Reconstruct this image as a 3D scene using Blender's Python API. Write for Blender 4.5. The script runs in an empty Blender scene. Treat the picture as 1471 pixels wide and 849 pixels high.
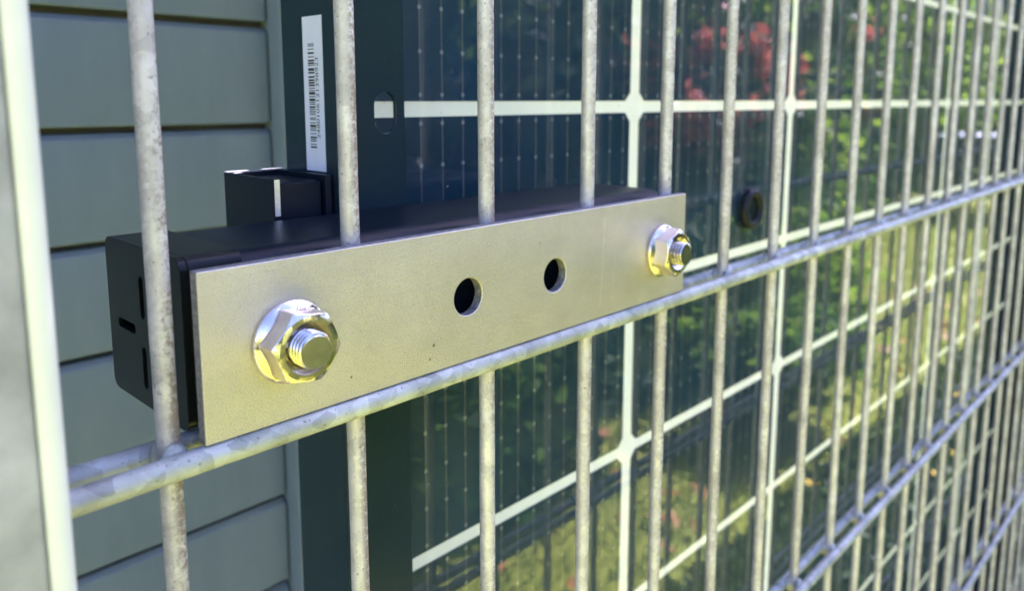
import bpy, bmesh, math, random
import numpy as np
from mathutils import Matrix, Vector

random.seed(7)
RNG = np.random.default_rng(11)
scene = bpy.context.scene
C = scene.collection

# ---------------------------------------------------------------- camera
# world: x runs along the fence (away to the right), y into the house, z up; unit metres
CAM = Vector((-0.0666, -0.1700, 0.0807))
YAW, PITCH, ROLL = 0.7622, -0.1427, 0.0016
FPX, WPX = 1119.55, 1471.0
fw = Vector((math.cos(YAW) * math.cos(PITCH), math.sin(YAW) * math.cos(PITCH), math.sin(PITCH)))
rt0 = Vector((math.sin(YAW), -math.cos(YAW), 0))
up0 = rt0.cross(fw)
rt = rt0 * math.cos(ROLL) + up0 * math.sin(ROLL)
up = -rt0 * math.sin(ROLL) + up0 * math.cos(ROLL)
cd = bpy.data.cameras.new("camera")
cam = bpy.data.objects.new("camera", cd)
C.objects.link(cam)
cam.matrix_world = Matrix(((rt.x, up.x, -fw.x, CAM.x), (rt.y, up.y, -fw.y, CAM.y), (rt.z, up.z, -fw.z, CAM.z), (0, 0, 0, 1)))
cd.sensor_fit = 'HORIZONTAL'
cd.sensor_width = 36.0
cd.lens = FPX / WPX * 36.0
cd.shift_y = -123.0 / WPX
cd.clip_start = 0.005
cd.clip_end = 500
cd.dof.use_dof = True
cd.dof.focus_distance = 0.215
cd.dof.aperture_fstop = 14.0
scene.camera = cam

# ---------------------------------------------------------------- sky, sun, exposure
SUN_ELEV, SUN_AZ = math.radians(52), math.radians(5.8)      # azimuth from +x towards +y: the modules shade the fence
world = bpy.data.worlds.new("World")
scene.world = world
world.use_nodes = True
wn = world.node_tree
wn.nodes.clear()
wo = wn.nodes.new("ShaderNodeOutputWorld")
wb = wn.nodes.new("ShaderNodeBackground")
ws = wn.nodes.new("ShaderNodeTexSky")
ws.sky_type = 'NISHITA'
ws.sun_disc = False
ws.sun_elevation = SUN_ELEV
ws.sun_rotation = math.radians(90) - SUN_AZ
ws.air_density = 1.0
ws.dust_density = 1.5
wb.inputs[1].default_value = 0.052
wn.links.new(ws.outputs[0], wb.inputs[0])
wn.links.new(wb.outputs[0], wo.inputs[0])
sd = bpy.data.lights.new("sun", 'SUN')
sd.energy = 5.0
sd.angle = math.radians(0.53)
sd.color = (1.0, 0.93, 0.82)
sun = bpy.data.objects.new("sun", sd)
C.objects.link(sun)
sdir = Vector((math.cos(SUN_ELEV) * math.cos(SUN_AZ), math.cos(SUN_ELEV) * math.sin(SUN_AZ), math.sin(SUN_ELEV)))
sun.rotation_euler = sdir.to_track_quat('Z', 'Y').to_euler()
scene.view_settings.view_transform = 'Standard'
scene.view_settings.look = 'None'
scene.view_settings.gamma = 1.0
scene.view_settings.exposure = 3.38
scene.view_settings.use_white_balance = True
scene.view_settings.white_balance_temperature = 5450
scene.view_settings.white_balance_tint = 41
scene.view_settings.use_curve_mapping = False
scene.cycles.max_bounces = 8
scene.cycles.transparent_max_bounces = 16
scene.cycles.caustics_reflective = False
scene.cycles.caustics_refractive = False
scene.cycles.use_denoising = True

GROUND = -0.95

# ---------------------------------------------------------------- material helpers
class NT:
    def __init__(self, name):
        self.m = bpy.data.materials.new(name)
        self.m.use_nodes = True
        self.t = self.m.node_tree
        self.t.nodes.clear()
        self.out = self.t.nodes.new("ShaderNodeOutputMaterial")
    def n(self, typ, **kw):
        nd = self.t.nodes.new("ShaderNode" + typ)
        for k, v in kw.items():
            setattr(nd, k, v)
        return nd
    def l(self, a, b):
        self.t.links.new(a, b)
    def setin(self, sock, v):
        if hasattr(v, "is_linked") or isinstance(v, bpy.types.NodeSocket):
            self.l(v, sock)
        else:
            sock.default_value = v
    def math(self, op, a, b=None, c=None):
        nd = self.n("Math", operation=op)
        self.setin(nd.inputs[0], a)
        if b is not None: self.setin(nd.inputs[1], b)
        if c is not None: self.setin(nd.inputs[2], c)
        return nd.outputs[0]
    def mix(self, f, a, b):
        nd = self.n("Mix", data_type='RGBA')
        self.setin(nd.inputs[0], f)
        self.setin(nd.inputs[6], a)
        self.setin(nd.inputs[7], b)
        return nd.outputs[2]
    def ramp(self, f, stops):
        nd = self.n("ValToRGB")
        els = nd.color_ramp.elements
        while len(els) < len(stops): els.new(0.5)
        for e, (p, c) in zip(els, stops):
            e.position = p
            e.color = c if len(c) == 4 else (*c, 1)
        self.l(f, nd.inputs[0])
        return nd.outputs[0]
    def coord(self, kind="Object", scale=None):
        tc = self.n("TexCoord")
        o = tc.outputs[kind]
        if scale is not None:
            mp = self.n("Mapping")
            mp.inputs["Scale"].default_value = scale
            self.l(o, mp.inputs[0])
            o = mp.outputs[0]
        return o
    def worldpos(self, scale=None):
        g = self.n("NewGeometry")
        o = g.outputs["Position"]
        if scale is not None:
            mp = self.n("Mapping")
            mp.inputs["Scale"].default_value = scale
            self.l(o, mp.inputs[0])
            o = mp.outputs[0]
        return o
    def noise(self, vec, scale, detail=3.0, rough=0.55):
        nd = self.n("TexNoise")
        nd.inputs["Scale"].default_value = scale
        nd.inputs["Detail"].default_value = detail
        nd.inputs["Roughness"].default_value = rough
        self.l(vec, nd.inputs["Vector"])
        return nd.outputs[0]
    def bump(self, h, strength, dist, normal=None):
        nd = self.n("Bump")
        nd.inputs["Strength"].default_value = strength
        nd.inputs["Distance"].default_value = dist
        self.l(h, nd.inputs["Height"])
        if normal is not None: self.l(normal, nd.inputs["Normal"])
        return nd.outputs[0]
    def principled(self, color=(.5, .5, .5, 1), rough=.5, metal=0.0, normal=None, **kw):
        p = self.n("BsdfPrincipled")
        self.setin(p.inputs["Base Color"], color if not (isinstance(color, tuple) and len(color) == 3) else (*color, 1))
        self.setin(p.inputs["Roughness"], rough)
        self.setin(p.inputs["Metallic"], metal)
        if normal is not None: self.l(normal, p.inputs["Normal"])
        for k, v in kw.items():
            self.setin(p.inputs[k], v)
        self.l(p.outputs[0], self.out.inputs[0])
        return p

def mat_galv(name, bar):
    """hot-dip galvanised wire: crystalline spangle, pits, brown grime on the uprights"""
    t = NT(name)
    w = t.worldpos()
    oi = t.n("ObjectInfo")
    vo = t.n("TexVoronoi")
    vo.inputs["Scale"].default_value = 230
    t.l(w, vo.inputs["Vector"])
    sp = t.n("SeparateColor")
    t.l(vo.outputs["Color"], sp.inputs[0])
    n1 = t.noise(w, 70, 4)
    n2 = t.noise(w, 900, 3)
    n3 = t.noise(w, 2600, 2)
    if bar:
        base = t.ramp(n1, [(.28, (.49, .45, .445)), (.55, (.69, .645, .635)), (.8, (.80, .76, .75))])
    else:
        base = t.ramp(n1, [(.28, (.31, .32, .275)), (.55, (.46, .47, .41)), (.8, (.60, .605, .54))])
    sv = t.math('MULTIPLY_ADD', sp.outputs[0], .46 if not bar else .22, .77 if not bar else .84)
    mul = t.n("Mix", data_type='RGBA', blend_type='MULTIPLY')
    mul.inputs[0].default_value = 1
    t.l(base, mul.inputs[6])
    cc = t.n("CombineColor")
    for i in range(3): t.l(sv, cc.inputs[i])
    t.l(cc.outputs[0], mul.inputs[7])
    col = mul.outputs[2]
    # dark pits
    pit = t.ramp(n2, [(.30, (1, 1, 1)), (.37, (0, 0, 0))])
    col = t.mix(t.math('MULTIPLY', pit, .65), col, (.12, .11, .09, 1))
    rough = t.math('MULTIPLY_ADD', sp.outputs[1], .18, .42)
    metal = .22
    if bar:
        # brown grime streaks running up the upright, stronger on some
        ws_ = t.worldpos((1, 1, .12))
        g1 = t.noise(ws_, 120, 5, .7)
        g2 = t.noise(w, 700, 4, .7)
        g = t.math('MULTIPLY', g1, g2)
        gm = t.ramp(g, [(.21, (0, 0, 0)), (.30, (1, 1, 1))])
        nrm = t.n("NewGeometry")
        sx = t.n("SeparateXYZ")
        t.l(nrm.outputs["Normal"], sx.inputs[0])
        side = t.ramp(t.math('MULTIPLY_ADD', sx.outputs[0], .5, .5), [(.3, (.25, .25, .25)), (.62, (1, 1, 1))])
        gm = t.math('MULTIPLY', gm, side)
        gm = t.math('MULTIPLY', gm, t.math('MULTIPLY_ADD', oi.outputs['Random'], .7, .65))
        col = t.mix(gm, col, (.27, .20, .15, 1))
        rough = t.math('MULTIPLY_ADD', gm, .3, rough)
        metal = t.math('MULTIPLY_ADD', gm, -.3, .42)
    h = t.math('ADD', n3, t.math('MULTIPLY', n2, 1.2))
    h = t.math('ADD', h, t.math('MULTIPLY', n1, 1.5))
    nb = t.bump(h, .35, .00035)
    t.principled(col, rough, metal, nb)
    return t.m

def mat_plate():
    t = NT("bead_blasted_zinc_steel")
    o = t.coord()
    n1 = t.noise(o, 2200, 4, .65)
    n2 = t.noise(o, 60, 4)
    n3 = t.noise(o, 9000, 1)
    spk = t.n("TexVoronoi")
    spk.inputs["Scale"].default_value = 3200
    t.l(o, spk.inputs["Vector"])
    col = t.ramp(n2, [(.3, (.60, .54, .45)), (.7, (.68, .62, .53))])
    dk = t.ramp(n1, [(.30, (1, 1, 1)), (.48, (0, 0, 0))])
    col = t.mix(t.math('MULTIPLY', dk, .6), col, (.34, .32, .25, 1))
    # two faint vertical rub marks and a diagonal one
    sx = t.n("SeparateXYZ")
    t.l(o, sx.inputs[0])
    wob = t.math('MULTIPLY_ADD', t.noise(o, 90, 3), .0016, -.0008)
    marks = None
    for x0, z0, z1, k, wd in ((.0455, -.016, .016, .06, .0004), (.0525, -.015, .004, .05, .00025), (-.0365, -.008, .010, -.45, .00012)):
        xx = t.math('ADD', t.math('SUBTRACT', sx.outputs[0], x0), t.math('MULTIPLY', sx.outputs[2], -k))
        xx = t.math('ABSOLUTE', t.math('ADD', xx, wob))
        a = t.math('LESS_THAN', xx, wd)
        a = t.math('MULTIPLY', a, t.math('GREATER_THAN', sx.outputs[2], z0))
        a = t.math('MULTIPLY', a, t.math('LESS_THAN', sx.outputs[2], z1))
        a = t.math('MULTIPLY', a, t.ramp(n1, [(.35, (0, 0, 0)), (.6, (1, 1, 1))]))
        marks = a if marks is None else t.math('MAXIMUM', marks, a)
    col = t.mix(t.math('MULTIPLY', marks, .5), col, (.8, .78, .7, 1))
    # two small pits and dull handling smears
    for px_, pz_, pr_ in ((-.0330, -.0120, .00055), (-.0345, -.0158, .0004), (.012, .0115, .0003), (-.061, -.014, .00035)):
        ddx = t.math('SUBTRACT', sx.outputs[0], px_)
        ddz = t.math('SUBTRACT', sx.outputs[2], pz_)
        dd = t.math('SQRT', t.math('ADD', t.math('MULTIPLY', ddx, ddx), t.math('MULTIPLY', ddz, ddz)))
        dd = t.math('ADD', dd, t.math('MULTIPLY_ADD', n1, .0006, -.0003))
        col = t.mix(t.math('MULTIPLY', t.math('LESS_THAN', dd, pr_), .75), col, (.10, .09, .07, 1))
    smear = t.noise(t.coord("Object", (1, 1, 2.2)), 28, 5, .6)
    col = t.mix(t.ramp(smear, [(.45, (0, 0, 0)), (.75, (.28, .28, .28))]), col, (.44, .41, .33, 1))
    h = t.math('ADD', t.math('MULTIPLY', n1, .7), t.math('MULTIPLY', spk.outputs["Distance"], .5))
    h = t.math('ADD', h, t.math('MULTIPLY', n3, .4))
    nb = t.bump(h, .6, .0003)
    t.principled(col, t.math('ADD', t.math('MULTIPLY_ADD', n1, .2, .20), t.math('MULTIPLY', smear, .22)), .9, nb)
    return t.m

def mat_simple(name, color, rough, metal=0.0, nscale=None, namp=.12, bscale=None, bstr=.2, bdist=.0002, **kw):
    t = NT(name)
    o = t.worldpos()
    c = (*color, 1)
    if nscale:
        n = t.noise(o, nscale, 4)
        lo = tuple(max(0, v * (1 - namp * 2)) for v in color)
        hi = tuple(min(1, v * (1 + namp * 2)) for v in color)
        c = t.ramp(n, [(.25, lo), (.75, hi)])
    nb = None
    if bscale:
        nb = t.bump(t.noise(o, bscale, 3), bstr, bdist)
    t.principled(c, rough, metal, nb, **kw)
    return t.m

def mat_black(name, color, rough, dust=.06, grain=2500, gs=.15):
    """black anodised / plastic surface with specks of dust"""
    t = NT(name)
    o = t.worldpos()
    d = t.ramp(t.noise(o, 1300, 2), [(.70, (0, 0, 0)), (.76, (1, 1, 1))])
    s = t.noise(o, 35, 4)
    col = t.mix(t.math('MULTIPLY', d, dust * 6), (*color, 1), (.45, .44, .42, 1))
    col = t.mix(t.math('MULTIPLY', s, dust), col, (.3, .32, .33, 1))
    r = t.math('MULTIPLY_ADD', s, .06, rough - .03)
    nb = t.bump(t.noise(o, grain, 2), gs, .0001)
    t.principled(col, r, 0, nb, **{'Specular IOR Level': .22})
    return t.m

def mat_cell():
    t = NT("silicon_cell")
    o = t.coord()
    sx = t.n("SeparateXYZ")
    t.l(o, sx.inputs[0])
    P = CELL_W / 16
    fx = t.math('FRACT', t.math('DIVIDE', sx.outputs[0], P))           # busbars fall on the half pitch
    bx = t.math('MULTIPLY', t.math('ABSOLUTE', t.math('SUBTRACT', fx, .5)), P)
    bus = t.math('LESS_THAN', bx, .00034)
    PZ = .0172
    fz = t.math('FRACT', t.math('DIVIDE', sx.outputs[2], PZ))
    bz = t.math('MULTIPLY', t.math('ABSOLUTE', t.math('SUBTRACT', fz, .5)), PZ)
    rr = t.math('SQRT', t.math('ADD', t.math('MULTIPLY', bx, bx), t.math('MULTIPLY', bz, bz)))
    pad = t.math('LESS_THAN', rr, .0009)
    ff = t.math('FRACT', t.math('DIVIDE', sx.outputs[2], .0013))
    fing = t.math('LESS_THAN', ff, .16)
    n = t.noise(o, 14, 3)
    base = t.ramp(n, [(.3, (.001, .024, .052)), (.7, (.003, .042, .088))])
    col = t.mix(t.math('MULTIPLY', fing, .2), base, (.10, .15, .19, 1))
    col = t.mix(t.math('MULTIPLY', bus, .6), col, (.22, .19, .17, 1))
    col = t.mix(t.math('MULTIPLY', pad, .6), col, (.42, .40, .38, 1))
    t.principled(col, .38, 0)
    return t.m

def mat_glass():
    """clear pane: Fresnel mirror over a clear body (front faces only, the inner face stays clear)"""
    t = NT("module_glass")
    fr = t.n("Fresnel")
    fr.inputs[0].default_value = 1.72
    g = t.n("NewGeometry")
    f = t.math('MULTIPLY', fr.outputs[0], t.math('SUBTRACT', 1, g.outputs["Backfacing"]))
    # faint waviness and a few dust specks
    w = t.worldpos()
    nb = t.bump(t.noise(w, 9, 2), .05, .0012)
    gl = t.n("BsdfGlossy")
    gl.inputs["Roughness"].default_value = .015
    t.l(nb, gl.inputs["Normal"])
    tr = t.n("BsdfTransparent")
    tr.inputs[0].default_value = (.97, .985, .98, 1)
    mx = t.n("MixShader")
    t.l(f, mx.inputs[0])
    t.l(tr.outputs[0], mx.inputs[1])
    t.l(gl.outputs[0], mx.inputs[2])
    sp1 = t.ramp(t.noise(w, 420, 2, .5), [(.725, (0, 0, 0)), (.76, (1, 1, 1))])
    sp2 = t.ramp(t.noise(w, 28, 5, .65), [(.45, (0, 0, 0)), (.8, (1, 1, 1))])
    dm = t.math('ADD', t.math('MULTIPLY', sp1, .35), t.math('MULTIPLY', sp2, .03))
    df = t.n("BsdfDiffuse")
    df.inputs[0].default_value = (.5, .48, .44, 1)
    m2 = t.n("MixShader")
    t.l(dm, m2.inputs[0])
    t.l(mx.outputs[0], m2.inputs[1])
    t.l(df.outputs[0], m2.inputs[2])
    t.l(m2.outputs[0], t.out.inputs[0])
    return t.m

def mat_leaf(name, cols, trans=.35):
    t = NT(name)
    g = t.n("NewGeometry")
    c = t.ramp(g.outputs["Random Per Island"], [(i / (len(cols) - 1), cc) for i, cc in enumerate(cols)])
    d = t.n("BsdfPrincipled")
    t.l(c, d.inputs["Base Color"])
    d.inputs["Roughness"].default_value = .55
    d.inputs["Specular IOR Level"].default_value = .15
    tl = t.n("BsdfTranslucent")
    t.l(c, tl.inputs[0])
    mx = t.n("MixShader")
    mx.inputs[0].default_value = trans
    t.l(d.outputs[0], mx.inputs[1])
    t.l(tl.outputs[0], mx.inputs[2])
    t.l(mx.outputs[0], t.out.inputs[0])
    return t.m

def mat_slat():
    """painted slats: small colour shifts board to board, dust and faint run marks"""
    t = NT("grey_slat_paint")
    w = t.worldpos()
    oi = t.n("ObjectInfo")
    a = t.noise(t.worldpos((1, 1, .25)), 40, 5, .65)
    b = t.noise(t.worldpos((.12, 1, 1)), 260, 3, .6)
    c = t.ramp(a, [(.3, (.118, .160, .203)), (.55, (.138, .182, .226)), (.8, (.165, .205, .245))])
    c = t.mix(t.math('MULTIPLY_ADD', oi.outputs["Random"], .12, 0), c, (.20, .225, .25, 1))
    d = t.ramp(t.noise(w, 420, 3), [(.66, (0, 0, 0)), (.74, (1, 1, 1))])
    c = t.mix(t.math('MULTIPLY', d, .12), c, (.32, .32, .30, 1))
    t.principled(c, t.math('MULTIPLY_ADD', a, .25, .32), 0, t.bump(b, .18, .0003))
    return t.m

def mat_white():
    """milky white interlayer between the cells: scatters light from both sides"""
    t = NT("white_interlayer")
    d = t.n("BsdfDiffuse")
    d.inputs[0].default_value = (.80, .80, .74, 1)
    tl = t.n("BsdfTranslucent")
    tl.inputs[0].default_value = (.86, .86, .78, 1)
    mx = t.n("MixShader")
    mx.inputs[0].default_value = .5
    t.l(d.outputs[0], mx.inputs[1])
    t.l(tl.outputs[0], mx.inputs[2])
    t.l(mx.outputs[0], t.out.inputs[0])
    return t.m

def mat_lawn():
    t = NT("lawn_turf")
    w = t.worldpos()
    a = t.noise(w, 1.3, 4)
    b = t.noise(w, 60, 4, .7)
    c = t.ramp(a, [(.3, (.22, .27, .012)), (.55, (.31, .35, .015)), (.75, (.40, .40, .03))])
    c = t.mix(t.ramp(b, [(.35, (0, 0, 0)), (.7, (.7, .7, .7))]), c, (.13, .16, .012, 1))
    t.principled(c, .85, 0, t.bump(b, .6, .02))
    return t.m

# ---------------------------------------------------------------- mesh helpers
def obj(name, me, mat=None, parent=None, loc=None):
    o = bpy.data.objects.new(name, me)
    C.objects.link(o)
    if mat is not None and len(me.materials) == 0: me.materials.append(mat)
    if parent is not None: o.parent = parent
    if loc is not None: o.location = loc
    return o

def thing(name, label, cat, loc=(0, 0, 0), group=None):
    o = bpy.data.objects.new(name, None)
    o.empty_display_size = .02
    C.objects.link(o)
    o.location = loc
    return tag(o, label, cat, group)

def tag(o, label, cat, group=None, kind=None):
    o["label"] = label
    o["category"] = cat
    if group: o["group"] = group
    if kind: o["kind"] = kind
    return o

def wnorm(o):
    md = o.modifiers.new("weighted_normal", 'WEIGHTED_NORMAL')
    md.keep_sharp = True
    return o

def bm_mesh(bm, name="m", smooth=None):
    bmesh.ops.recalc_face_normals(bm, faces=bm.faces)
    me = bpy.data.meshes.new(name)
    bm.to_mesh(me)
    bm.free()
    if smooth is not None:
        for p in me.polygons: p.use_smooth = True
        me.set_sharp_from_angle(angle=math.radians(smooth))
    return me

def box_bm(x0, x1, y0, y1, z0, z1, bevel=0, seg=2, bm=None):
    b = bmesh.new()
    v = [b.verts.new((x, y, z)) for x in (x0, x1) for y in (y0, y1) for z in (z0, z1)]
    for f in ((0, 1, 3, 2), (4, 6, 7, 5), (0, 4, 5, 1), (2, 3, 7, 6), (0, 2, 6, 4), (1, 5, 7, 3)):
        b.faces.new([v[i] for i in f])
    bmesh.ops.recalc_face_normals(b, faces=b.faces)
    if bevel:
        bmesh.ops.bevel(b, geom=b.edges[:], offset=bevel, segments=seg, profile=.5, affect='EDGES')
    if bm is None: return b
    tmp = bpy.data.meshes.new("t")
    b.to_mesh(tmp)
    b.free()
    bm.from_mesh(tmp)
    bpy.data.meshes.remove(tmp)
    return bm

def box(name, x0, x1, y0, y1, z0, z1, mat, parent=None, bevel=0, seg=2):
    return obj(name, bm_mesh(box_bm(x0, x1, y0, y1, z0, z1, bevel, seg), name, 40 if bevel else None), mat, parent)

def rod_mesh(name, axis, length, r, seg=20, wob=0.0, nseg=1, seed=0):
    """round wire centred on its axis, with the slight unevenness of hot-dip zinc"""
    rg = np.random.default_rng(seed)
    bm = bmesh.new()
    rings = []
    for i in range(nseg + 1):
        tt = -length / 2 + length * i / nseg
        ring = []
        for k in range(seg):
            a = 2 * math.pi * k / seg
            rr = r * (1 + wob * (rg.random() - .5))
            p = (rr * math.cos(a), rr * math.sin(a))
            ring.append(bm.verts.new((p[0], p[1], tt) if axis == 'z' else (tt, p[0], p[1])))
        rings.append(ring)
    for a, b in zip(rings, rings[1:]):
        for k in range(seg):
            bm.faces.new((a[k], a[(k + 1) % seg], b[(k + 1) % seg], b[k]))
    bm.faces.new(rings[0])
    bm.faces.new(rings[-1])
    return bm_mesh(bm, name, 50)

def round_rect(w0, w1, h0, h1, r, n=6):
    pts = []
    for cx, cy, a0 in ((w1 - r, h1 - r, 0), (w0 + r, h1 - r, 90), (w0 + r, h0 + r, 180), (w1 - r, h0 + r, 270)):
        for i in range(n + 1):
            a = math.radians(a0 + 90 * i / n)
            pts.append((cx + r * math.cos(a), cy + r * math.sin(a)))
    return pts

def circle_pts(cx, cy, r, n=40):
    return [(cx + r * math.cos(2 * math.pi * i / n), cy + r * math.sin(2 * math.pi * i / n)) for i in range(n)]

def slot_pts(cx, cy, w, h, n=10):
    """obround, long axis along the larger of w and h"""
    return round_rect(cx - w / 2, cx + w / 2, cy - h / 2, cy + h / 2, min(w, h) / 2 - 1e-6, n)

def extrude_outline(outline, holes, to3, d0, d1, bevel=0, seg=2):
    """plate with real holes: 2-D outline and holes, to3(u, v, depth) -> xyz"""
    bm = bmesh.new()
    loops = []
    for L in [outline] + holes:
        vs = [bm.verts.new(to3(u, v, d0)) for u, v in L]
        loops.append([bm.edges.new((vs[i], vs[(i + 1) % len(vs)])) for i in range(len(vs))])
    es = [e for L in loops for e in L]
    bmesh.ops.triangle_fill(bm, use_beauty=True, use_dissolve=False, edges=es)
    ret = bmesh.ops.extrude_face_region(bm, geom=bm.faces[:])
    dv = Vector(to3(0, 0, d1)) - Vector(to3(0, 0, d0))
    bmesh.ops.translate(bm, vec=dv, verts=[g for g in ret["geom"] if isinstance(g, bmesh.types.BMVert)])
    bmesh.ops.recalc_face_normals(bm, faces=bm.faces)
    if bevel:
        sharp = [e for e in bm.edges if len(e.link_faces) == 2 and e.calc_face_angle(0) > math.radians(60)]
        bmesh.ops.bevel(bm, geom=sharp, offset=bevel, segments=seg, profile=.5, affect='EDGES', clamp_overlap=True)
    return bm

def lathe_bm(rings, seg=72, axis_y=True, cap0=True, cap1=True):
    """rings: list of functions theta -> (r, h); axis points to -y (towards the camera side)"""
    bm = bmesh.new()
    R_ = []
    for fn in rings:
        ring = []
        for k in range(seg):
            a = 2 * math.pi * k / seg
            r, h = fn(a)
            ring.append(bm.verts.new((r * math.cos(a), -h, r * math.sin(a))))
        R_.append(ring)
    for a, b in zip(R_, R_[1:]):
        for k in range(seg):
            bm.faces.new((a[k], a[(k + 1) % seg], b[(k + 1) % seg], b[k]))
    if cap0: bm.faces.new(R_[0])
    if cap1: bm.faces.new(R_[-1])
    return bm

def np_mesh(name, verts, faces_per, nv):
    """faces made of consecutive runs of nv vertices"""
    me = bpy.data.meshes.new(name)
    n = len(verts)
    me.vertices.add(n)
    me.vertices.foreach_set("co", verts.astype(np.float32).ravel())
    me.loops.add(n)
    me.loops.foreach_set("vertex_index", np.arange(n, dtype=np.int32))
    me.polygons.add(n // nv)
    me.polygons.foreach_set("loop_start", np.arange(0, n, nv, dtype=np.int32))
    me.update(calc_edges=True)
    me.validate()
    return me

def text_mesh(body, size, extrude=0.0):
    cu = bpy.data.curves.new("txt", 'FONT')
    cu.body = body
    cu.size = size
    cu.extrude = extrude
    cu.align_x = 'CENTER'
    cu.align_y = 'CENTER'
    to = bpy.data.objects.new("txt", cu)
    C.objects.link(to)
    dg = bpy.context.evaluated_depsgraph_get()
    me = bpy.data.meshes.new_from_object(to.evaluated_get(dg))
    bpy.data.objects.remove(to)
    bpy.data.curves.remove(cu)
    return me

# cell grid of the module (seen from behind)
PX, PZ = .1939, .0975
CELL_W, CELL_H = PX - .0088, PZ - .0062
GX0, GZ0 = .0915, .0763

M = dict(
    bar=mat_galv("galvanised_upright", True),
    rod=mat_galv("galvanised_rod", False),
    post=mat_simple("galvanised_post_steel", (.38, .37, .375), .5, .08, 60, .22, 700, .2, .0003),
    plate=mat_plate(),
    plate_edge=mat_simple("sheared_steel_edge", (.30, .29, .28), .55, .6, 900, .25, 1200, .8, .0006),
    strip=mat_simple("sunlit_edge_cream", (.72, .71, .65), .4, 0, 60, .03),  # pale colour in place of sunlight on the post corner
    steel=mat_simple("polished_stainless", (.72, .645, .59), .22, 1.0, 200, .08, 700, .16, .0004),
    thread=mat_simple("stainless_thread", (.62, .58, .55), .24, 1.0, 300, .1),
    mark=mat_simple("stamped_mark", (.25, .24, .22), .4, .8),
    plastic=mat_black("black_plastic", (.004, .006, .006), .32, .015, 1800, .10),
    anod=mat_black("black_anodised_aluminium", (.004, .009, .016), .36, .006, 2500, .03),
    frame=mat_black("module_frame_black", (.011, .028, .037), .22, .02),
    silver=mat_simple("cut_aluminium", (.78, .77, .75), .35, .9, 800, .1),
    cell=mat_cell(),
    glass=mat_glass(),
    white=mat_white(),
    sticker=mat_simple("white_label_paper", (.74, .75, .84), .45, 0, 300, .01),
    ink=mat_simple("black_print", (.02, .02, .022), .5),
    slat=mat_slat(),
    trim=mat_simple("grey_trim_paint", (.13, .17, .21), .4, 0, 18, .04),
    dark=mat_simple("dark_joint", (.15, .14, .10), .8, 0, 60, .1),
    rubber=mat_black("black_rubber", (.012, .013, .015), .25, .02),
    render=mat_simple("grey_render_wall", (.30, .32, .33), .8, 0, 12, .06, 300, .3, .001),
    roof=mat_simple("roof_felt", (.08, .08, .085), .8, 0, 10, .1),
    lawn=mat_lawn(),
    dark_ground=mat_simple("added_dark_ground", (.06, .05, .04), .9, 0, 45, .3, 80, .8, .02),  # kept dark so little light bounces up to the fence
    grass=mat_leaf("grass_blades", [(.09, .16, .012), (.17, .26, .02), (.27, .33, .035), (.36, .36, .07)], .5),
    leaf_dark=mat_leaf("dark_green_leaves", [(.012, .035, .012), (.03, .07, .016), (.06, .11, .02)], .25),
    leaf_mid=mat_leaf("mid_green_leaves", [(.02, .06, .008), (.08, .18, .015), (.20, .34, .03)], .5),
    leaf_lime=mat_leaf("lime_green_leaves", [(.06, .14, .008), (.20, .36, .015), (.36, .48, .035)], .55),
    leaf_red=mat_leaf("red_young_leaves", [(.50, .09, .06), (.74, .22, .15), (.84, .38, .28)], .35),
    blossom=mat_leaf("yellow_petals", [(.7, .5, .02), (.8, .65, .05)], .4),
    fallen=mat_leaf("dry_leaves", [(.22, .09, .03), (.35, .15, .04), (.42, .26, .10)], .1),
    bark=mat_simple("bark", (.09, .07, .05), .9, 0, 30, .25, 120, .6, .01),
    wood_dark=mat_simple("dark_stained_wood", (.035, .035, .04), .5, 0, 20, .2),
    wood_top=mat_simple("weathered_top", (.42, .45, .50), .4, 0, 20, .1),
)

# ================================================================ ground
me = bpy.data.meshes.new("lawn")
me.from_pydata([(-60, -60, GROUND), (60, -60, GROUND), (60, 60, GROUND), (-60, 60, GROUND)], [], [(0, 1, 2, 3)])
lawn = obj("lawn", me, M['lawn'])
lawn["kind"] = "structure"
lawn["label"] = "sunlit yellow green lawn in front of the fence"

me = bpy.data.meshes.new("added_dark_strip")
me.from_pydata([(-4, -.30, GROUND + .006), (12, -.30, GROUND + .006), (12, .24, GROUND + .006), (-4, .24, GROUND + .006)], [], [(0, 1, 2, 3)])
gs_ = obj("added_dark_strip", me, M['dark_ground'])  # added dark ground: less green bounce light, darker reflection low in the glass
gs_["kind"] = "structure"
gs_["label"] = "added dark strip along the foot of the fence, cuts green bounce from the lawn"

# ================================================================ shed with slatted wall behind everything
WY = .25
shed = thing("garden_shed", "grey shed wall of horizontal slats behind the fence on the left", "shed", (0, WY, GROUND))
def sbox(name, x0, x1, y0, y1, z0, z1, mat, bevel=0, parent=shed):
    o = box(name, x0, x1, y0 - WY, y1 - WY, z0 - GROUND, z1 - GROUND, mat, parent, bevel)
    return o
WALL_TOP = 1.18
SLAT_P = .0580
sbox("wall", -1.6, .2045, WY + .012, WY + 2.2, GROUND - .02, WALL_TOP, M['dark'])
slat_top = [.0658 + SLAT_P * k for k in range(-17, 20)]
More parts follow.
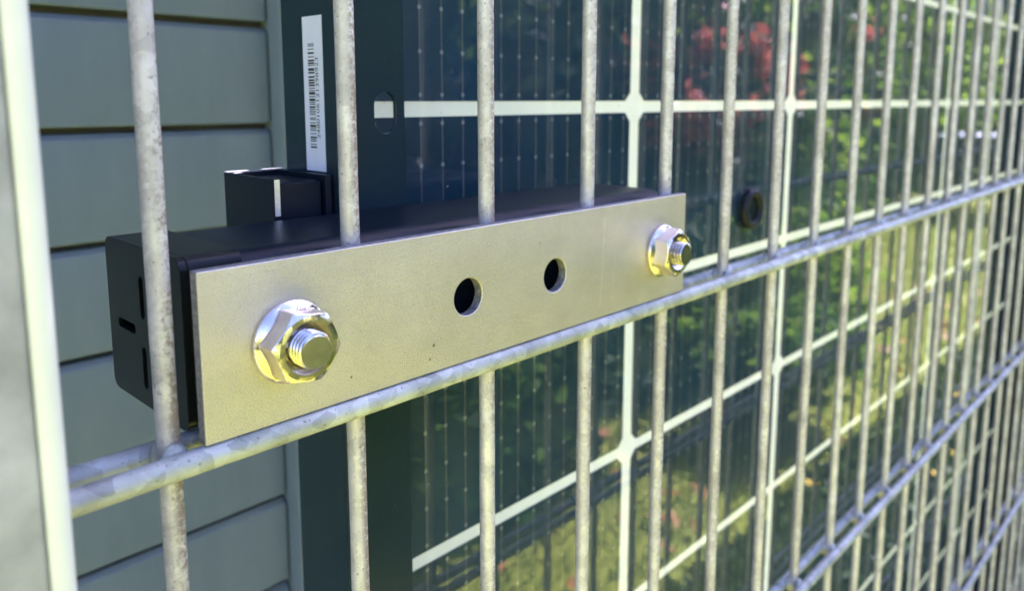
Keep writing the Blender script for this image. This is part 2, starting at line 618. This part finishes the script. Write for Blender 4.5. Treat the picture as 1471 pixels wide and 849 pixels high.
# one slat: flat face, bevelled shoulder at the top that runs back into the groove
def slat_mesh():
    L0, L1 = -1.5, .1675
    h = SLAT_P
    prof = [(.012, -.0028), (.0035, -.0032), (.0006, -.0060), (0, -.0080), (0, -h + .0012), (.0008, -h + .0003), (.012, -h + .0003)]
    bm = bmesh.new()
    a = [bm.verts.new((L0, y, z)) for y, z in prof]
    b = [bm.verts.new((L1, y, z)) for y, z in prof]
    n = len(prof)
    for i in range(n):
        bm.faces.new((a[i], a[(i + 1) % n], b[(i + 1) % n], b[i]))
    bm.faces.new(a)
    bm.faces.new(b)
    return bm_mesh(bm, "slat", 25)
sm = slat_mesh()
for z in slat_top:
    obj("slat", sm, M['slat'], shed, (0, 0, z - GROUND))
sbox("trim", .1690, .205, WY - .012, WY + .0105, GROUND, WALL_TOP, M['trim'], .002)
sbox("roof", -1.75, .28, WY - .06, WY + 2.35, WALL_TOP + .002, WALL_TOP + .08, M['roof'], .004)

# ================================================================ mesh fence
BR, RR = .0025, .0029
fence = thing("mesh_fence", "galvanised double rod mesh fence running across the whole picture", "fence", (0, 0, GROUND))
FZ0, FZ1 = -.92, .93
barlen = FZ1 - FZ0
bmeshes = [rod_mesh("vertical_bar", 'z', barlen, BR, 20, .05, 150, s) for s in range(3)]
for k in range(-1, 50):
    o = obj("vertical_bar", bmeshes[k % 3], M['bar'], fence, (k * .05, 0, (FZ0 + FZ1) / 2 - GROUND))
    o.rotation_euler = (random.uniform(-.002, .002), random.uniform(-.002, .002), random.uniform(0, 6.28))
rodlen = 2.55
rmesh = rod_mesh("horizontal_rod", 'x', rodlen, RR, 20, .07, 220, 9)
for j in range(-4, 5):
    for s in (-1, 1):
        obj("horizontal_rod", rmesh, M['rod'], fence, (-.07 + rodlen / 2, s * (BR + RR - .0002), .2 * j - GROUND))
# weld fillets where uprights meet the rod that carries the plate
def weld_mesh():
    bm = bmesh.new()
    bmesh.ops.create_uvsphere(bm, u_segments=14, v_segments=8, radius=1)
    bmesh.ops.scale(bm, vec=(.0036, .0022, .0046), verts=bm.verts)
    return bm_mesh(bm, "weld", 60)
wm = weld_mesh()
for k in range(0, 20):
    for j in (-1, 0):
        for s in (-1, 1):
            obj("weld", wm, M['rod'], fence, (k * .05, s * .0026, .2 * j - GROUND))

# ================================================================ fence post, close to the lens
post = thing("fence_post", "blurred galvanised steel post close up at the left edge", "post", (0, 0, GROUND))
pb = extrude_outline(round_rect(-.0910, -.0342, -.0365, -.0098, .0010, 4), [], lambda u, v, d: (u, v, d), -.05, 2.05)
obj("post_tube", bm_mesh(pb, "post_tube", 40), M['post'], post)
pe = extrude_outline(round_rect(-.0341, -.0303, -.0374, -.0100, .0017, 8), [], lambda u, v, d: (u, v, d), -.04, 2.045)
obj("sunlight_strip", bm_mesh(pe, "sunlight_strip", 40), M['strip'], post)  # sunlit corner of the post, put in as a separate cream coloured piece
pc = extrude_outline(round_rect(-.0920, -.0292, -.0385, -.0088, .0030, 8), [], lambda u, v, d: (u, v, d), 2.052, 2.062, .002)
obj("post_cap", bm_mesh(pc, "post_cap", 40), M['plastic'], post)

# ================================================================ mounting rail behind the fence
rail = thing("mounting_rail", "black square aluminium rail behind the fence bars and the steel plate", "rail", (.106, .026, .0235))
RC = Vector((.106, .026, .0235))
def yz(u, v, d): return (d, u, v)
bm = extrude_outline(round_rect(.0042 - RC.y, .0478 - RC.y, .0040 - RC.z, .0437 - RC.z, .0055, 8),
                     [round_rect(.0066 - RC.y, .0454 - RC.y, .0064 - RC.z, .0413 - RC.z, .0015, 4)], yz, .0085 - RC.x, .2046 - RC.x, .0003, 1)
wnorm(obj("rail_tube", bm_mesh(bm, "rail_tube", 40), M['anod'], rail))
bm = extrude_outline(round_rect(.0029 - RC.y, .0489 - RC.y, .0031 - RC.z, .0446 - RC.z, .0032, 8),
                     [slot_pts(.0262 - RC.y, .0315 - RC.z, .0026, .0110), slot_pts(.0268 - RC.y, .0132 - RC.z, .0026, .0110),
                      slot_pts(.0372 - RC.y, .0222 - RC.z, .0115, .0026), slot_pts(.0150 - RC.y, .0222 - RC.z, .0115, .0026)],
                     yz, .0060 - RC.x, .0078 - RC.x, .0007, 3)
cap = wnorm(obj("end_cap", bm_mesh(bm, "end_cap", 35), M['plastic'], rail))
bm = extrude_outline(round_rect(.0029 - RC.y, .0489 - RC.y, .0031 - RC.z, .0446 - RC.z, .0032, 8),
                     [round_rect(.0043 - RC.y, .0477 - RC.y, .0041 - RC.z, .0436 - RC.z, .0030, 6)],
                     yz, .0079 - RC.x, .0212 - RC.x, .0004, 2)
wnorm(obj("cap_sleeve", bm_mesh(bm, "cap_sleeve", 35), M['plastic'], cap))

# ================================================================ steel clamping plate on the front
PC = Vector((.1056, -.00475, .0231))
plate = None
bm = extrude_outline([(-.1000, -.0200), (.1000, -.0200), (.1000, .0200), (-.1000, .0200)],
                     [circle_pts(-.0194, -.0004, .0056), circle_pts(.0199, -.0004, .0056), circle_pts(-.0779, -.0004, .0046, 24), circle_pts(.0832, -.0010, .0046, 24)],
                     lambda u, v, d: (u, d, v), .00175, -.00175, .00035, 2)
plate = wnorm(obj("clamp_plate", bm_mesh(bm, "clamp_plate", 50), M['plate'], None, PC))
plate.data.materials.append(M['plate_edge'])
for p in plate.data.polygons:
    if abs(p.normal.y) < .25: p.material_index = 1
tag(plate, "matt zinc coloured flat steel plate with two empty round holes bolted across the fence", "plate")

# ================================================================ nuts and bolts
AF = .0149
def hexr(a):
    b = (a + math.radians(HEXROT)) % (math.pi / 3) - math.pi / 6
    return min((AF / 2) / math.cos(b), .00850)
HEXROT = 8
NH = .0078
def nut_bm():
    hc = lambda r: .0015 + (.0086 - r) * .95
    c = AF / 2 * .94
    rings = [lambda a: (.0091, 0), lambda a: (.00935, .0003), lambda a: (.00935, .0010), lambda a: (.0090, .0014),
             lambda a: ((hexr(a) + .0090) / 2 + .0001, hc((hexr(a) + .0090) / 2)), lambda a: (hexr(a) + .00012, hc(hexr(a) + .0002)), lambda a: (hexr(a), hc(hexr(a)) + .0003),
             lambda a: (hexr(a), (NH - (hexr(a) - c) * .62)), lambda a: (hexr(a) - .00015, (NH - (hexr(a) - .0003 - c) * .62)),
             lambda a: (c, NH), lambda a: (.0058, NH), lambda a: (.0056, NH - .0002), lambda a: (.0042, NH - .0014), lambda a: (.0042, 0)]
    return lathe_bm(rings, 96, cap0=False, cap1=False)
def bolt_bm():
    bm = bmesh.new()
    n, p, r0, r1 = 48, .00125, .0031, .00398
    L0, L1 = -.014, .01095
    steps = int((L1 - L0) / (p / 10))
    rings = []
    for i in range(steps + 1):
        h = L0 + (L1 - L0) * i / steps
        ring = []
        for k in range(n):
            a = 2 * math.pi * k / n
            ph = (h / p - k / n) % 1
            tri = abs(ph * 2 - 1)
            r = r0 + (r1 - r0) * min(1, max(0, tri * 1.35 - .15))
            lim = .0036 + (L1 - h) * .9
            r = min(r, lim)
            ring.append(bm.verts.new((r * math.cos(a), -h, r * math.sin(a))))
        rings.append(ring)
    for a, b in zip(rings, rings[1:]):
        for k in range(n):
            bm.faces.new((a[k], a[(k + 1) % n], b[(k + 1) % n], b[k]))
    bm.faces.new(rings[0])
    ring = rings[-1]
    inner = [bm.verts.new((v.co.x * .97, v.co.y, v.co.z * .97)) for v in ring]
    for k in range(n):
        bm.faces.new((ring[k], ring[(k + 1) % n], inner[(k + 1) % n], inner[k]))
    bm.faces.new(inner)
    return bm_mesh(bm, "bolt", 40)
nutm = bm_mesh(nut_bm(), "flange_nut", 24)
boltm = bolt_bm()
txt = text_mesh("A2-70", .0019, .00006)
arcs = text_mesh("///\\", .0021, .00006)
def wrap(me_, ang0, rad):
    """bend flat lettering round the flange cone"""
    me2 = me_.copy()
    for v in me2.vertices:
        a = ang0 + v.co.x / rad
        r = rad + v.co.y * .82
        h = .0015 + (.0086 - r) * .95 + .00004 + v.co.z
        v.co = (r * math.cos(a), -h, r * math.sin(a))
    return me2
for nx, nz, which, rot in ((.0277, .0227, "larger in view, at the left end of the steel plate", 0), (.1888, .0221, "at the right end of the steel plate", .5)):
    P = (nx, PC.y - .00175 - .00005, nz)
    nut = thing("flange_nut", "shiny stainless hexagon flange nut " + which, "nut", P, "flange nuts on the plate")
    b = obj("nut_body", nutm, M['steel'], nut)
    b.rotation_euler = (0, rot, 0)
    nut.scale = (1.09, 1.04, 1.09)
    mk = obj("stamped_lettering", wrap(txt, math.radians(-112), .0082), M['mark'], nut)
    mk2 = obj("stamped_mark", wrap(arcs, math.radians(78), .0083), M['mark'], nut)
    bo = obj("bolt", boltm, M['thread'], None, P)
    bo.rotation_euler = (0, rot * 2.1, 0)
    bo.scale = (1.13, 1.02, 1.13)
    tag(bo, "threaded bolt end sticking out of the nut " + ("at the left end of the plate" if rot == 0 else "at the right end of the plate"), "bolt", "bolts through the plate")

# ================================================================ module clamp on the rail
cl = thing("module_clamp", "black channel clamp with bare cut edges standing on the rail beside the frame", "clamp", (.066, .063, .02))
co = Vector((.066, .063, .02))
outline = [(.0560, .0492), (.0580, .0492), (.0580, .0790), (.0752, .0790), (.0752, .0500), (.0774, .0500), (.0774, .0818), (.0560, .0818)]
bm = extrude_outline([(x - co.x, y - co.y) for x, y in outline], [], lambda u, v, d: (u, v, d), -.02, .0556 - co.z, .0002, 1)
obj("channel", bm_mesh(bm, "channel", 30), M['anod'], cl)
box("clamp_core", .0584 - co.x, .0748 - co.x, .0520 - co.y, .0786 - co.y, .0, .0538 - co.z, M['anod'], cl, .0004, 1)
box("cut_edge", .0561 - co.x, .0579 - co.x, .0488 - co.y, .0490 - co.y, .044 - co.z, .0555 - co.z, M['silver'], cl)
box("cut_edge", .0562 - co.x, .0640 - co.x, .0793 - co.y, .0816 - co.y, .0558 - co.z, .0560 - co.z, M['silver'], cl)
box("cut_edge", .0695 - co.x, .0772 - co.x, .0793 - co.y, .0816 - co.y, .0558 - co.z, .0560 - co.z, M['silver'], cl)

# ================================================================ solar modules, seen from behind
YL, YG, YB = .0487, .0735, .0810                 # rear lip, rear glass, front of the frame
XF0, XF1 = .0793, 1.2680
ZF0, ZF1 = GZ0 - 9 * PZ - .014, GZ0 + 9 * PZ + .014
mc = Vector((XF0, YL, ZF0))
mod = thing("solar_module", "large glass backed solar module in a black frame filling the background", "solar panel", mc, "solar modules behind the fence")
def lipmesh(x0, x1, holes, name):
    bm = extrude_outline([(x0 - mc.x, 0), (x1 - mc.x, 0), (x1 - mc.x, ZF1 - ZF0), (x0 - mc.x, ZF1 - ZF0)], holes, lambda u, v, d: (u, d, v), 0, .0018, .00025, 1)
    return bm
LW = .0284
lh = [slot_pts(.0992 - mc.x, z - mc.z, .0090, .0143) for z in (.0757, .55, -.45)]
bm = lipmesh(XF0, XF0 + LW, lh, "l")
box_bm(0, .0018, .00195, YB - YL, 0, ZF1 - ZF0, .0002, 1, bm)
side = obj("frame_side", bm_mesh(bm, "frame_side", 30), M['frame'], mod)
rh = [slot_pts(XF1 - .0199 - mc.x, z - mc.z, .0090, .0143) for z in (.0757, .55, -.45)]
bm = lipmesh(XF1 - LW, XF1, rh, "l")
box_bm(XF1 - .0018 - mc.x, XF1 - mc.x, .00195, YB - YL, 0, ZF1 - ZF0, .0002, 1, bm)
obj("frame_side", bm_mesh(bm, "frame_side", 30), M['frame'], mod)
for z0, z1, lz0, lz1 in ((ZF0, ZF0 + .0018, ZF0, ZF0 + LW), (ZF1 - .0018, ZF1, ZF1 - LW, ZF1)):
    bm = box_bm(XF0 + LW + .0005 - mc.x, XF1 - LW - .0005 - mc.x, 0, .0018, lz0 - mc.z, lz1 - mc.z, .0002, 1)
    box_bm(XF0 + .0025 - mc.x, XF1 - .0025 - mc.x, .0022, YB - YL, z0 - mc.z, z1 - mc.z, .0002, 1, bm)
    obj("frame_end", bm_mesh(bm, "frame_end", 30), M['frame'], mod)
gx0, gx1, gz0, gz1 = XF0 + .0020 - mc.x, XF1 - .0020 - mc.x, ZF0 + .0020 - mc.z, ZF1 - .0020 - mc.z
obj("rear_glass", bm_mesh(box_bm(gx0, gx1, YG - YL, YG + .0009 - YL, gz0, gz1), "rear_glass"), M['glass'], mod)
me = bpy.data.meshes.new("white_backing")
yy = YG + .0019 - YL
me.from_pydata([(gx0, yy, gz0), (gx1, yy, gz0), (gx1, yy, gz1), (gx0, yy, gz1)], [], [(0, 1, 2, 3)])
obj("white_backing", me, M['white'], mod)
obj("front_glass", bm_mesh(box_bm(gx0, gx1, YG + .0024 - YL, YG + .0050 - YL, gz0, gz1), "front_glass"), M['glass'], mod)
def cellmesh(up_):
    w, h, c = CELL_W / 2, CELL_H / 2, .0045
    s = 1 if up_ else -1
    o_ = [(-w, -h * s), (w, -h * s), (w, (h - c) * s), (w - c, h * s), (-w + c, h * s), (-w, (h - c) * s)]
    bm = extrude_outline(o_, [], lambda u, v, d: (u, d, v), 0, .0004)
    return bm_mesh(bm, "solar_cell")
cm = {True: cellmesh(True), False: cellmesh(False)}
for c in range(6):
    for r in range(-9, 9):
        # row r spans z from GZ0-(r+1)*PZ to GZ0-r*PZ; clipped corners meet at even grid lines
        topc = (r % 2 == 0)
        obj("solar_cell", cm[topc], M['cell'], mod, (GX0 + (c + .5) * PX - mc.x, YG + .0012 - YL, GZ0 - (r + .5) * PZ - mc.z))
# bar code label on the outer side of the frame
sy0, sy1, sz0, sz1 = .0555, .0672, .0560, .1077
lab = box("label_sticker", -.00022, -.00002, sy0 - mc.y, sy1 - mc.y, sz0 - mc.z, sz1 - mc.z, M['sticker'], mod)
lab["label"] = "white bar code sticker with a printed serial number"
rb = random.Random(5)
bm = bmesh.new()
zz = sz0 + .0078
while zz < sz1 - .0088:
    hh = rb.choice((.0003, .0003, .0006, .0009))
    box_bm(-.00028, -.00024, .0605 - mc.y, .0642 - mc.y, zz - mc.z, zz + hh - mc.z, 0, 1, bm)
    zz += hh + rb.choice((.00025, .0003, .0005, .0008))
obj("bar_code", bm_mesh(bm, "bar_code"), M['ink'], lab)
tm = text_mesh("2480106121398923", .00265)
xs = [v.co.x for v in tm.vertices]
k = .0270 / (max(xs) - min(xs))
for v in tm.vertices:
    x, y = v.co.x * k, v.co.y
    v.co = (-.00026, .0590 + y - mc.y, (sz0 + sz1) / 2 - .0012 + x - mc.z)
obj("serial_number", tm, M['ink'], lab)

# second module butted on at the far right
def copy_tree(o, parent=None):
    c_ = o.copy()
    C.objects.link(c_)
    c_.parent = parent
    for ch in o.children:
        copy_tree(ch, c_)
    return c_
mod2 = copy_tree(mod)
mod2.location.x += XF1 - XF0 + .022
mod2["label"] = "next solar module, just visible at the far right edge"

# ================================================================ round black ring stuck on the glass
bm = bmesh.new()
n, m_ = 48, 16
RRg, rg_ = .0108, .0030
vs = []
for i in range(n):
    a = 2 * math.pi * i / n
    vs.append([bm.verts.new(((RRg + rg_ * math.cos(b)) * math.cos(a), rg_ * .9 * math.sin(b), (RRg + rg_ * math.cos(b)) * math.sin(a))) for b in [2 * math.pi * j / m_ for j in range(m_)]])
for i in range(n):
    for j in range(m_):
        bm.faces.new((vs[i][j], vs[(i + 1) % n][j], vs[(i + 1) % n][(j + 1) % m_], vs[i][(j + 1) % m_]))
ring = obj("rubber_ring", bm_mesh(bm, "rubber_ring", 60), M['rubber'], None, (.4188, YG - .0027, .0071))
tag(ring, "small round black ring against the module glass right of the plate", "ring")

# ================================================================ the garden on the camera's side (seen mirrored in the glass and the nuts)
def leaf_cloud(name, centre, radii, n, size, clumps, rng, squash=1.0, dens=.33):
    """leaf-sized rhombi gathered in clumps through an ellipsoid"""
    cdir = rng.normal(size=(clumps, 3))
    cdir /= np.linalg.norm(cdir, axis=1)[:, None]
    cpos = cdir * (rng.random(clumps) ** .45)[:, None] * np.array(radii) * .86
    idx = rng.integers(0, clumps, n)
    p = cpos[idx] + rng.normal(size=(n, 3)) * np.array(radii) * dens * (.5 + .8 * rng.random(clumps))[idx][:, None] * .55
    a = rng.normal(size=(n, 3)); a /= np.linalg.norm(a, axis=1)[:, None]
    a[:, 2] *= .6
    b = np.cross(a, rng.normal(size=(n, 3))); b /= np.linalg.norm(b, axis=1)[:, None]
    s = size * (.6 + .8 * rng.random(n))[:, None]
    v = np.stack([p - a * s, p + b * s * .42, p + a * s, p - b * s * .42], 1) + np.array(centre)
    v[:, :, 2] = np.maximum(v[:, :, 2], .005)
    return np_mesh(name, v.reshape(-1, 3), None, 4)

def stems_mesh(name, n, h, spread, r, rng):
    bm = bmesh.new()
    for i in range(n):
        a = rng.random() * 6.28
        e = Vector((math.cos(a) * spread * rng.random(), math.sin(a) * spread * rng.random(), h * (.7 + .3 * rng.random())))
        b0 = Vector((math.cos(a) * spread * .12, math.sin(a) * spread * .12, 0))
        prev = None
        for j in range(5):
            t = j / 4
            c0 = b0.lerp(e, t) + Vector((rng.normal(), rng.normal(), 0)) * .02 * h * (t > 0)
            rr = r * (1 - .75 * t)
            ringv = [bm.verts.new(c0 + Vector((math.cos(q) * rr, math.sin(q) * rr, 0))) for q in [k_ * 1.0472 for k_ in range(6)]]
            if prev:
                for k_ in range(6):
                    bm.faces.new((prev[k_], prev[(k_ + 1) % 6], ringv[(k_ + 1) % 6], ringv[k_]))
            prev = ringv
        bm.faces.new(prev)
    return bm_mesh(bm, name, 60)

def shrub(label, cat, x, y, rx, ry, h, n, size, mat, mat2=None, n2=0, group=None, name="shrub", clumps=70):
    t = thing(name, label, cat, (x, y, GROUND), group)
    obj("stems", stems_mesh("stems", 7, h * .8, rx * .7, .02, RNG), M['bark'], t)
    obj("foliage", leaf_cloud("foliage", (0, 0, h * .52), (rx, ry, h * .5), n, size, clumps, RNG), mat, t)
    if mat2:
        f2 = obj("young_leaves", leaf_cloud("young_leaves", (0, 0, h * .68), (rx * 1.0, ry * 1.0, h * .36), n2, size, max(8, clumps // 3), RNG, dens=.20), mat2, t)
    return t

G = "shrubs along the garden edge"
shrub("dense dark evergreen shrub across the lawn", "shrub", 2.05, -2.08, .8, .7, 2.0, 9000, .055, M['leaf_dark'], M['leaf_mid'], 900, group=G)
shrub("dark shrub with a lime green side opposite the plate", "shrub", 2.77, -2.05, .6, .7, 1.9, 8000, .05, M['leaf_dark'], M['leaf_lime'], 900, G)
shrub("tall dark shrub with clusters of red young leaves", "shrub", 3.07, -1.65, .62, .6, 1.62, 8000, .045, M['leaf_dark'], M['leaf_red'], 3000, G, "red_leaf_shrub", 60)
shrub("lime green shrub between the red leaved shrubs", "shrub", 4.43, -1.86, .5, .5, 1.75, 4500, .05, M['leaf_lime'], M['leaf_dark'], 2500, G)
shrub("red leaved shrub farther along the lawn", "shrub", 6.64, -2.30, .55, .55, 1.6, 7000, .05, M['leaf_mid'], M['leaf_red'], 3600, G, "red_leaf_shrub", 60)
shrub("large lime green shrub at the end of the lawn", "shrub", 8.49, -2.49, 1.0, 1.0, 2.2, 6000, .07, M['leaf_lime'], M['leaf_dark'], 1500, G)
shrub("low lime green shrub behind the table", "shrub", 10.60, -2.37, .9, .9, 1.5, 8000, .065, M['leaf_lime'], M['leaf_mid'], 3000, G)
shrub("dark hedge block behind the first red leaved shrub", "shrub", 5.28, -2.82, 1.3, 1.0, 2.6, 12000, .06, M['leaf_dark'], M['leaf_mid'], 2500, G)
shrub("mid green hedge block behind the second red leaved shrub", "shrub", 7.74, -3.05, 1.2, 1.1, 2.6, 8000, .065, M['leaf_lime'], M['leaf_dark'], 3000, G)
shrub("dark shrub beside the corner of the lawn", "shrub", -.3, -3.0, 1.1, .8, 2.1, 8000, .055, M['leaf_dark'], M['leaf_mid'], 1500, G)
shrub("broad leafy hedge at the back of the garden", "shrub", 4.36, -3.73, 2.2, 1.2, 3.0, 12000, .07, M['leaf_dark'], M['leaf_mid'], 4000, G)
shrub("tall mid green hedge at the far end of the garden", "shrub", 12.01, -2.90, 1.3, 1.3, 2.7, 9000, .08, M['leaf_lime'], M['leaf_dark'], 2500, G)
shrub("rounded green shrub at the far right corner of the garden", "shrub", 10.73, -1.77, .8, .8, 1.6, 6000, .065, M['leaf_mid'], M['leaf_lime'], 2500, G)
shrub("low perennial clump near the fence", "plant", 1.19, -1.11, .32, .3, .50, 3500, .03, M['leaf_mid'], M['leaf_dark'], 1800, None, "perennial", 30)
shrub("low dark perennial clump on the lawn edge", "plant", 1.52, -1.06, .34, .3, .55, 3500, .03, M['leaf_dark'], M['leaf_mid'], 700, None, "perennial", 30)
shrub("small dark perennial with lime tips in front of the red shrub", "plant", 2.45, -1.13, .36, .3, .6, 3500, .03, M['leaf_dark'], M['leaf_lime'], 900, None, "perennial", 30)

for x_, y_, h_, k_, lb_ in (
        (3.05, -1.03, 0.6, 1, 'lime green backlit perennial on the lawn nearest the dark clump'),
        (5.52, -1.87, 0.9, 0, 'tall mid green perennial on the lawn behind the nearest lime one'),
        (7.73, -2.21, 0.9, 1, 'lime green backlit perennial in the middle of the far lawn'),
        (8.82, -2.08, 0.9, 0, 'tall mid green perennial farthest out beside the table'),
        (2.20, -0.73, 0.45, 0, 'low mid green perennial, first one along the dark strip'),
):
    shrub(lb_, "plant", x_, y_, .26 + .1 * h_, .24 + .1 * h_, h_, 1600, .035, M['leaf_lime'] if k_ else M['leaf_mid'], M['leaf_lime'], 500, "perennials on the lawn", "perennial", 26)

# trees at the back
def tree(label, x, y, h, r, mat):
    t = thing("garden_tree", label, "tree", (x, y, GROUND), "trees at the back of the garden")
    bm = bmesh.new()
    prev = None
    for j in range(9):
        q = j / 8
        rr = .11 * (1 - .6 * q)
        cx = .06 * math.sin(q * 3)
        rv = [bm.verts.new((cx + math.cos(a) * rr, math.sin(a) * rr, h * .7 * q)) for a in [k_ * math.pi / 5 for k_ in range(10)]]
        if prev:
            for k_ in range(10): bm.faces.new((prev[k_], prev[(k_ + 1) % 10], rv[(k_ + 1) % 10], rv[k_]))
        prev = rv
    bm.faces.new(prev)
    obj("trunk", bm_mesh(bm, "trunk", 60), M['bark'], t)
    obj("limbs", stems_mesh("limbs", 9, h * .35, r * .8, .045, RNG), M['bark'], t, (0, 0, h * .45))
    obj("crown", leaf_cloud("crown", (0, 0, h * .72), (r, r, h * .34), 14000, .07, 110, RNG), mat, t)
tree("tall tree with mid green crown at the back of the garden", 13.10, -4.43, 6.0, 2.2, M['leaf_mid'])
tree("darker tree at the back of the garden", 5.6, -7.2, 6.5, 2.6, M['leaf_dark'])

# garden table
tb = thing("garden_table", "dark wooden garden table with pale weathered top on the lawn", "table", (7.74, -1.44, GROUND))
for i in range(6):
    y0 = -.28 + i * .095
    box("top_board", -.45, .45, y0, y0 + .088, .70, .725, M['wood_top'], tb, .003, 1)
for y0 in (-.27, .25):
    box("apron", -.40, .40, y0, y0 + .02, .45, .697, M['wood_dark'], tb, .002, 1)
for x0 in (-.42, .40):
    box("apron", x0, x0 + .02, -.24, .24, .45, .697, M['wood_dark'], tb, .002, 1)
for sx_ in (-1, 1):
    for sy_ in (-1, 1):
        box("leg", sx_ * .41 - .03, sx_ * .41 + .03, sy_ * .25 - .03, sy_ * .25 + .03, 0, .69, M['wood_dark'], tb, .003, 1)

# low dark planting along the foot of the fence
ng = 16000
gp = np.stack([.7 + 5.5 * RNG.random(ng), -.24 + .11 * RNG.normal(size=ng).clip(-1.4, 1.6), GROUND + .015 + .10 * RNG.random(ng) ** .8], 1)
ga = RNG.normal(size=(ng, 3)); ga /= np.linalg.norm(ga, axis=1)[:, None]
gb = np.cross(ga, RNG.normal(size=(ng, 3))); gb /= np.linalg.norm(gb, axis=1)[:, None]
gs2 = (.018 + .02 * RNG.random(ng))[:, None]
gcm = np_mesh("ground_cover", np.stack([gp - ga * gs2, gp + gb * gs2 * .45, gp + ga * gs2, gp - gb * gs2 * .45], 1).reshape(-1, 3), None, 4)
tag(obj("ground_cover", gcm, M['leaf_dark']), "low dark green ground cover along the foot of the fence", "ground cover", None, "stuff")
yp = np.stack([1.0 + 4 * RNG.random(16), -.24 + .09 * RNG.normal(size=16), GROUND + .11 + .06 * RNG.random(16)], 1)
yv = []
for p_ in yp:
    for q in range(5):
        a0 = q * 1.2566
        yv += [p_, p_ + np.array([math.cos(a0 - .5), math.sin(a0 - .5), .3]) * .012, p_ + np.array([math.cos(a0), math.sin(a0), .35]) * .02, p_ + np.array([math.cos(a0 + .5), math.sin(a0 + .5), .3]) * .012]
tag(obj("yellow_blossoms", np_mesh("yellow_blossoms", np.array(yv), None, 4), M['blossom']), "small yellow blossoms above the dark ground cover", "flowers", None, "stuff")

# grass blades and dry leaves
nb_ = 90000
px = -1 + 9.5 * RNG.random(nb_) ** 1.15
py = -.31 - 3.4 * RNG.random(nb_) ** 1.1
hgt = .02 + .045 * RNG.random(nb_)
an = RNG.random(nb_) * 6.283
lean = RNG.normal(size=(nb_, 2)) * .018
w = .0022 + .002 * RNG.random(nb_)
base = np.stack([px, py, np.full(nb_, GROUND)], 1)
dx = np.stack([np.cos(an) * w, np.sin(an) * w, np.zeros(nb_)], 1)
tip = base + np.stack([lean[:, 0], lean[:, 1], hgt], 1)
gm = np_mesh("grass", np.stack([base - dx, base + dx, tip], 1).reshape(-1, 3), None, 3)
g_ = obj("grass", gm, M['grass'])
tag(g_, "short yellow green grass blades on the lawn", "grass", None, "stuff")
nl = 500
lp = np.stack([-.5 + 5 * RNG.random(nl), -.5 - 2.5 * RNG.random(nl), np.full(nl, GROUND + .03)], 1)
a_ = RNG.normal(size=(nl, 3)); a_[:, 2] *= .3; a_ /= np.linalg.norm(a_, axis=1)[:, None]
b_ = np.cross(a_, np.array([0, 0, 1.0]) + RNG.normal(size=(nl, 3)) * .3); b_ /= np.linalg.norm(b_, axis=1)[:, None]
s_ = (.02 + .025 * RNG.random(nl))[:, None]
lm = np_mesh("dry_leaves", np.stack([lp - a_ * s_, lp + b_ * s_ * .5, lp + a_ * s_, lp - b_ * s_ * .5], 1).reshape(-1, 3), None, 4)
tag(obj("dry_leaves", lm, M['fallen']), "scattered orange brown dry leaves on the lawn", "leaves", None, "stuff")
